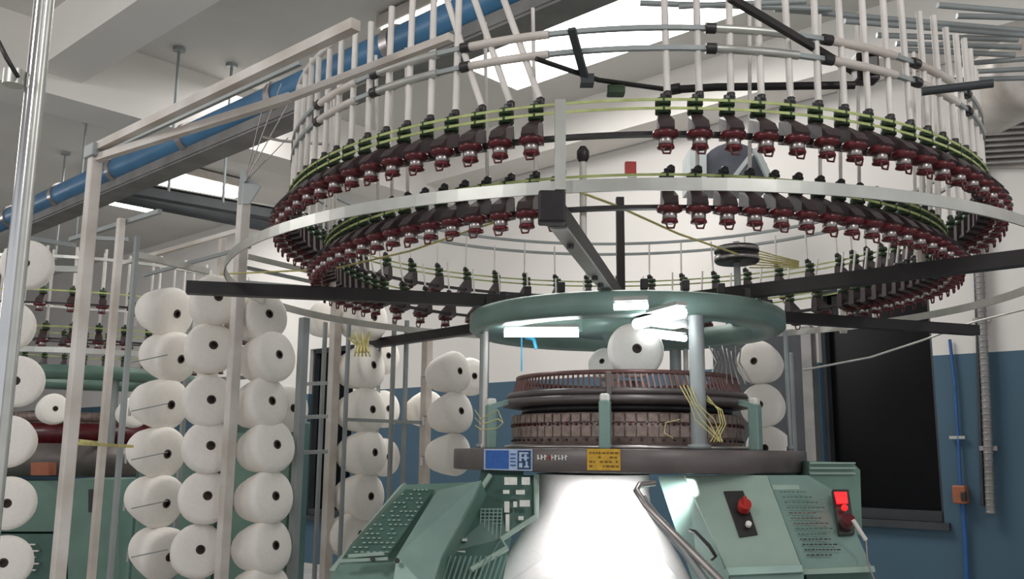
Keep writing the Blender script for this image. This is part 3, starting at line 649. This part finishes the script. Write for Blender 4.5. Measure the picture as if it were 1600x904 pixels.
b = mb('tube'); b.tube([at(1333, 812, 3.1), at(1353, 843, 3.1)], 0.007, 8); b.tube([at(1353, 843, 3.1), at(1356, 880, 3.1), at(1366, 905, 3.1)], 0.003, 6, 'steel'); b.build('hanging_key_rod', parent=pan)
# chrome handle pipe
b = mb('steel'); b.tube([at(1022, 754, 3.2), at(1000, 757, 3.15), at(994, 766, 3.12), at(1010, 790, 3.07), at(1065, 845, 3.0), at(1140, 920, 2.9)], 0.011, 10); b.tube([at(1004, 778, 3.12), at(1030, 815, 3.07), at(1070, 860, 3.0), at(1110, 920, 2.95)], 0.015, 10, 'greypaint'); b.build('guard_rail', parent=mach)

# ================================================================ the fabric below
b = MB(); b.cur = 'fabric'
rows = [(740, 838, 1014), (765, 838, 1013), (790, 836, 1016), (815, 822, 1030), (840, 808, 1044), (865, 793, 1060), (890, 779, 1073), (910, 769, 1083), (1000, 745, 1110), (1200, 745, 1110)]
N = 48; vs = []; fs = []
for (y, xl, xr) in rows:
    pl, prr = at(xl, y, 3.75), at(xr, y, 3.75); c = (pl + prr) / 2; rx = (prr - pl).length / 2; ry = 0.26 - 0.0008 * max(0, y - 790)
    for k in range(N):
        a = 2 * math.pi * k / N; vs.append(Vector((c.x + rx * math.cos(a), 3.75 + max(ry, .1) * math.sin(a), c.z)))
for i in range(len(rows) - 1):
    for k in range(N): fs.append((i * N + k, i * N + (k + 1) % N, (i + 1) * N + (k + 1) % N, (i + 1) * N + k))
b.add(vs, fs, 'fabric', True)
fab = b.build('knitted_fabric'); tag(fab, 'white knitted fabric tube widening below the machine bed', 'fabric')
recentre(fab)
b = mb('fabric')
sp = [at(770, 925, 3.45), at(860, 868, 3.42), at(905, 840, 3.41), at(928, 831, 3.40), at(955, 833, 3.40), at(990, 848, 3.41), at(1030, 868, 3.42), at(1075, 925, 3.45)]
vs = []; 
for p in sp: vs += [p, p + Vector((0, 0.02, 0.004)), p + Vector((0, 0.03, -0.3)), p + Vector((0, -0.05, -0.12)), p + Vector((0, -0.07, -0.45))]
ix = [(0, 1), (0, 3), (3, 4)]
b.add(vs, [(i * 5 + a_, (i + 1) * 5 + a_, (i + 1) * 5 + c_, i * 5 + c_) for i in range(len(sp) - 1) for a_, c_ in ix], 'fabric', True)
b.build('fabric_fold', parent=fab).location = -fab.location if False else (0, 0, 0)

# added area light without a fixture, below the bed, to brighten the fabric
l = bpy.data.lights.new('lamp_or_fill_light', 'AREA'); l.shape = 'RECTANGLE'; l.size = 0.44; l.size_y = 0.05; l.energy = 3.6; l.spread = rad(92)
o = bpy.data.objects.new('lamp_or_fill_light', l); COL.objects.link(o); o.location = (MX - 0.06, 3.27, 1.20)
o.rotation_euler = Vector((-0.04, 0.36, -0.30)).to_track_quat('-Z', 'Y').to_euler()

# ================================================================ yarn cones
def cone_parts(root, r=0.117, L=0.19, m='yarn'):
    b = MB(); b.lathe([(0.02, 0.002), (r * 0.5, 0.001), (r * 0.84, -0.004), (r * 0.95, -0.012), (r * 1.0, -0.03), (r * 0.99, -0.05), (r * 0.88, -L * 0.62), (r * 0.74, -L * 0.9), (r * 0.64, -L), (0.02, -L)], 36, m)
    y = b.build('wound_yarn'); y.parent = root
    b = MB(); b.lathe([(0.012, 0.004), (0.020, 0.004), (0.021, -0.01), (0.021, -L - 0.012), (0.017, -L - 0.012), (0.012, -L)], 16, 'core'); b.lathe([(0, -0.008), (0.014, -0.008)], 12, 'core'); c = b.build('cone_tube'); c.parent = root
proto_c = None
def cone(px, py, Y, face, pitch, label, group, cat='yarn cone', s=1.0):
    """face: degrees the front turns towards picture right; pitch: degrees it tips up"""
    global proto_c
    p = at(px, py, Y)
    if proto_c is None:
        r = thing('yarn_cone', label, cat, p); cone_parts(r); proto_c = r
    else:
        r = proto_c.copy(); COL.objects.link(r); r['label'] = label
        for ch in list(proto_c.children): d = ch.copy(); COL.objects.link(d); d.parent = r
    r['group'] = group
    # local +z (front) -> direction towards camera turned
    v = Vector((math.sin(rad(face)) * math.cos(rad(pitch)), -math.cos(rad(face)) * math.cos(rad(pitch)), math.sin(rad(pitch))))
    r.rotation_mode = 'QUATERNION'; r.rotation_quaternion = v.to_track_quat('Z', 'Y'); r.location = p + v * 0.085 * s; r.scale = (s, s, s)
    return r
ordn = ['topmost', 'second', 'third', 'fourth', 'fifth', 'sixth', 'seventh', 'eighth']
cols = [
 ('far left column at the picture edge', [(46, 417), (16, 512), (30, 597), (18, 690), (16, 785), (10, 877)], 3.95, 16, 4, 0.92),
 ('side-on column just right of the front creel post', [(256, 487), (262, 556), (247, 630), (242, 705), (240, 780), (246, 861)], 4.65, 62, -8, 1.1),
 ('face-on column left of the second creel post', [(333, 474), (326, 548), (322, 629), (323, 701), (318, 780), (306, 863)], 4.28, 28, 10, 1.02),
 ('column just right of the second creel post', [(402, 497), (415, 560), (404, 632), (413, 700), (410, 778), (408, 855), (404, 925)], 4.3, 56, 8, 1.03),
 ('column right of the third creel post', [(566, 500), (563, 575), (563, 642), (565, 708), (560, 775), (545, 836)], 5.3, 56, 6, 1.11),
 ('column left of the green dial columns', [(700, 583), (703, 646), (700, 710)], 5.2, 52, 6, 1.0),
 ('column right of the green ring', [(1190, 568), (1195, 635), (1205, 700)], 4.9, -38, 2, 0.98)]
for name, pts, Y, fc, pt, s in cols:
    for i, (x, y) in enumerate(pts):
        pos = ordn[i] if i < len(pts) - 1 or i == 0 else 'lowest'
        jit = random.uniform(-5, 5)
        cone(x, y, Y, fc + jit, pt + random.uniform(-4, 4), 'yarn cone, %s in the %s' % (pos, name), 'cones of the ' + name, s=s)
for i, (x, y, Y, f, lb) in enumerate(((440, 640, 4.6, 55, 'half-hidden cone behind the third cone right of the second creel post'), (592, 558, 5.75, 52, 'upper white yarn cone peeking from behind the third-post column'), (592, 640, 5.75, 52, 'white yarn cone peeking out at mid height behind the third-post column'), (592, 715, 5.75, 52, 'lower white yarn cone peeking from behind the third-post column'), (728, 590, 5.6, 40, 'white yarn cone half hidden behind the topmost cone left of the machine'), (662, 640, 5.8, 40, 'small white yarn cone left of the fourth creel post'), (80, 640, 6.0, 45, 'small white cone on the distant machine, left of the front post'), (205, 645, 6.0, 45, 'small white cone on the distant machine, right of the front post'), (505, 500, 5.6, 40, 'white yarn cone left of the third creel post, under the long arm'))):
    cone(x, y, Y, f, 5, lb, 'cones half hidden behind others', s=0.98 if Y < 5.9 else 0.85)
cone(990, 551, 3.80, 2, 6, 'bright yarn cone standing on the machine dial, facing the viewer', 'cones on the dial', s=0.98)
cone(948, 572, 4.1, -30, 20, 'small cone lying behind the bright cone on the dial', 'cones on the dial', s=0.62)

# ================================================================ the creel
creel = thing('yarn_creel', 'white steel yarn creel of tall posts and rails left of the machine', 'creel', (-1.3, 4.0, 0))
def post(px, py, Y, ztop, w_, m='whitepaint'):
    p = at(px, py, Y); b = mb(m); b.box((p.x, p.y, ztop / 2), (w_, w_, ztop), R=Matrix.Rotation(YAW, 3, 'Z'), bev=0.004); b.box((p.x, p.y, 0.01), (w_ * 2, w_ * 2, 0.02)); return b.build('creel_post', parent=creel), p
_, P1 = post(120, 572, 3.3, 2.39, 0.042)
_, P3 = post(364, 600, 4.15, 2.51, 0.046)
_, P5 = post(519, 650, 5.25, 2.54, 0.051)
_, P6 = post(665, 650, 5.4, 2.0, 0.048)
post(168, 600, 4.2, 2.36, 0.032); post(196, 600, 4.3, 2.3, 0.024, 'greypaint')
post(345, 420, 4.6, 2.36, 0.03)
post(290, 600, 4.85, 2.0, 0.024, 'greypaint'); post(466, 700, 4.4, 1.93, 0.04, 'greypaint'); post(500, 700, 4.9, 1.98, 0.02, 'greypaint')
post(540, 640, 5.0, 2.0, 0.02, 'greypaint'); post(612, 640, 5.3, 2.05, 0.022, 'greypaint'); post(632, 640, 5.3, 2.05, 0.022, 'greypaint'); post(590, 640, 5.4, 2.0, 0.018, 'greypaint')
post(10, 700, 4.15, 2.2, 0.02, 'greypaint'); post(1240, 640, 5.3, 1.88, 0.02, 'greypaint')
def rail(a, c, z, w_=0.035, m='whitepaint'):
    b = mb(m); p = atz(*a, z) if not isinstance(a, Vector) else a; q = atz(*c, z) if not isinstance(c, Vector) else c
    b.bar(p, q, w_, w_); return b.build('creel_rail', parent=creel)
rail(Vector((P1.x, P1.y, 2.40)), (556, 38), 2.40, 0.03)
rail(Vector((P1.x, P1.y, 2.36)), (455, 152), 2.36, 0.026)
rail((455, 152), (705, 58), 2.36, 0.02)
rail((168, 236), (470, 98), 2.44, 0.014, 'greypaint')
rail(Vector((P3.x, P3.y, 2.30)), Vector((P3.x, P3.y, 2.30)) + VD * 1.2, 2.3, 0.02)
b = mb('greypaint'); b.box((P1.x, P1.y, 2.385), (0.08, 0.06, 0.05), R=Matrix.Rotation(YAW, 3, 'Z'), bev=0.004); b.build('corner_bracket', parent=creel); b = mb('greypaint'); b.prism([at(372, 318, 4.12), at(390, 318, 4.12), at(408, 290, 4.12), at(376, 262, 4.12)], 0.01); b.build('corner_bracket', parent=creel)
b = mb('steel')
for (c,) in (((425, 110),), ((440, 130),), ((452, 160),), ((450, 215),), ((415, 250),)):
    b.tube([at(382, 285, 4.12), at(*c, 3.9)], 0.0025, 5)
b.build('tension_wire', parent=creel)
b = mb('steel'); b.tube([at(412, 214, 3.65), at(440, 220, 3.6), at(520, 226, 3.6)], 0.006, 6); b.build('tension_wire', parent=creel)
for (a, c, z, w_, m) in (((28, 369), (118, 384), 2.3, 0.02, 'greypaint'), ((110, 374), (250, 330), 2.35, 0.02, 'greypaint'), ((212, 398), (325, 424), 2.22, 0.03, 'alu'), ((85, 420), (130, 421), 2.22, 0.03, 'alu'), ((225, 430), (390, 385), 2.25, 0.016, 'greypaint'), ((385, 400), (520, 432), 2.2, 0.022, 'alu'), ((120, 690), (205, 697), 1.34, 0.03, 'yellow'), ((385, 418), (510, 445), 2.15, 0.016, 'greypaint'), ((150, 372), (200, 374), 2.4, 0.02, 'greypaint'), ((380, 440), (500, 450), 2.2, .016, 'greypaint')):
    rail(a, c, z, w_, m)
b = mb('yellow'); b.bar(at(118, 692, 3.4), at(205, 697, 4.25), 0.022, 0.012)
b.build('cross_strut', parent=creel)
for (y) in (600, 652, 707):
    b = mb('greypaint'); b.bar(at(466, y, 4.4), at(510, y - 2, 4.75), 0.018, 0.018); b.build('ladder_rung', parent=creel)
b = mb('greypaint'); b.bar(at(540, 655, 5.0), at(665, 660, 5.4), 0.018, 0.018); b.build('ladder_rung', parent=creel)
# pegs carrying the cones
for name, pts, Y, fc, pt, s in cols:
    for (x, y) in pts:
        p = at(x, y, Y); v = Vector((math.sin(rad(fc)), -math.cos(rad(fc)), 0.05)); b = mb('steel'); b.cyl(p - v * 0.2, p + v * 0.06, 0.006, n=8); b.bar(p - v * 0.2, p - v * 0.2 + Vector((0, 0, -0.05)), 0.012, 0.012); b.build('cone_peg', parent=creel)
for (x, y, n_) in ((318, 550, 5),):
    for i in range(n_):
        b = mb('greypaint'); p = at(262, 706 + i * 76 - 76 * 2, 3.9); q = at(205, 718 + i * 76 - 76 * 2, 3.8); b.tube([q, p], 0.0025, 5); b.build('thread_guide', parent=creel)
# near chrome poles at the left edge
t = thing('chrome_stand', 'tall bright chrome double pole at the extreme left edge', 'pole', at(10, 700, 2.3))
for (x, dx, r, m) in ((20, 0, 0.017, 'chrome'), (34, 0, 0.013, 'alu')):
    p = at(x, 420, 2.3); b = mb(m); b.cyl((p.x, p.y, 0), (p.x, p.y, 3.2), r, n=20); b.build('pole', parent=t)
b = mb('charcoal'); b.tube([at(-5, 60, 2.25), at(10, 90, 2.2), at(28, 120, 2.25)], 0.006, 8); b.build('cable', parent=t)
b = mb('alu'); p = at(22, 122, 2.28); b.cyl((p.x, p.y, p.z - 0.02), (p.x, p.y, p.z + 0.02), 0.027, n=16); b.build('pole_clamp', parent=t)

# ================================================================ distant machine on the left
DC = at(128, 700, 7.2); DC = Vector((DC.x, DC.y, 0))
dm = thing('circular_knitting_machine', 'distant green circular knitting machine behind the left creel', 'knitting machine', DC)
b = mb('green_mid'); b.lathe([(0.6, 1.79), (0.78, 1.79), (0.78, 1.88), (0.6, 1.88)], 64, c=DC, closed=True); b.build('top_ring', parent=dm)
b = mb('bedmetal'); b.lathe([(0.5, 1.12), (0.9, 1.12), (0.9, 1.34), (0.5, 1.34)], 64, c=DC, closed=True); b.lathe([(0.4, 1.34), (0.62, 1.34), (0.62, 1.48), (0.4, 1.48)], 48, 'maroon', c=DC, closed=True); b.build('bed_plate', parent=dm)
b = mb('bronze'); b.lathe([(0.4, 1.5), (0.6, 1.5), (0.6, 1.56), (0.4, 1.56)], 48, c=DC, closed=True); b.build('dial_rim', parent=dm)
for a in (-50, 40, 160, -100): b = mb('greypaint'); p = pol(0.68, a, 0, DC); b.cyl((p.x, p.y, 1.34), (p.x, p.y, 1.80), 0.025, n=10); b.build('column', parent=dm)
for R_, z_ in ((1.25, 2.24), (1.12, 2.02)):
    b = mb('charcoal'); b.ringbar(R_, z_, 0.02, 0.012, DC, 72); b.ringbar(R_ + 0.03, z_ + 0.08, 0.003, 0.01, DC, 72, 'belt'); b.build('feeder_rail', parent=dm)
    for i in range(44):
        a = -178 + i * 360 / 44
        bb = MB(); bb.X = Matrix.Translation(pol(R_, a, z_, DC)) @ Matrix.Rotation(rad(a), 4, 'Z')
        f_body(bb); f_pulley(bb); f_wheel(bb); bb.build('yarn_feeder', parent=dm)
        if math.cos(rad(a)) > -0.2:
            bb = mb('tube'); bb.cyl(pol(R_, a, z_ + 0.11, DC), pol(R_, a, 2.62, DC), 0.009, n=6); bb.build('yarn_tube', parent=dm)
b = mb('alu'); b.ringbar(1.3, 1.93, 0.01, 0.035, DC, 72); b.ringbar(1.25, 2.55, 0.02, 0.02, DC, 72); b.build('outer_hoop', parent=dm)
for (x0, x1, y0, y1, Y, m, nm) in ((-60, 100, 752, 830, 6.1, 'green_mid', 'lower_cabinet'), (-60, 104, 834, 960, 6.05, 'green_dk', 'lower_cabinet'), (106, 186, 748, 960, 6.0, 'green_mid', 'cabinet_door')):
    b = mb(m); b.prism([at(x0, y0, Y), at(x1, y0, Y), at(x1, y1, Y), at(x0, y1, Y)], 0.4); b.build(nm, parent=dm)
b = mb('charcoal'); b.prism([at(138, 764, 5.97), at(146, 764, 5.97), at(146, 800, 5.97), at(138, 800, 5.97)], 0.02); b.build('door_slot', parent=dm)
b = mb('labelwhite')
for i in range(5): b.bar(at(46, 850 + i * 10, 6.03), at(56 + (i % 2) * 5, 850 + i * 10, 6.03), 0.02, 0.008)
b.build('label_marks', parent=dm)
b = mb('terracotta'); b.prism([at(48, 722, 5.98), at(76, 722, 5.98), at(76, 742, 5.98), at(48, 742, 5.98)], 0.1); b.build('motor_box', parent=dm, label='small orange-brown box on the bed')
# green cupboards seen between the cone columns
for (x0, x1, y0, y1, Y, m, lb) in ((215, 350, 700, 1000, 5.6, 'green_dk', 'dark green machine cupboard seen between cone columns left of the second post'), (352, 462, 655, 1000, 5.2, 'green_dk', 'dark green machine cupboard behind the cones right of the second post')):
    p = at((x0 + x1) / 2, y0, Y); t = thing('machine_cupboard', lb, 'cupboard', (p.x, p.y, 0)); zt = p.z; wd = (at(x1, y0, Y) - at(x0, y0, Y)).length
    b = mb(m); b.box((p.x, p.y + 0.2, zt / 2), (wd, 0.4, zt), bev=0.01); b.build('body', parent=t)
    b = mb('green_mid'); b.box((p.x, p.y - 0.005, zt * 0.6), (wd * 0.9, 0.02, zt * 0.7), bev=0.005); b.build('door', parent=t)
    b = mb('green'); b.box((p.x, p.y, zt), (wd * 1.02, 0.05, 0.03)); b.build('top_edge', parent=t)
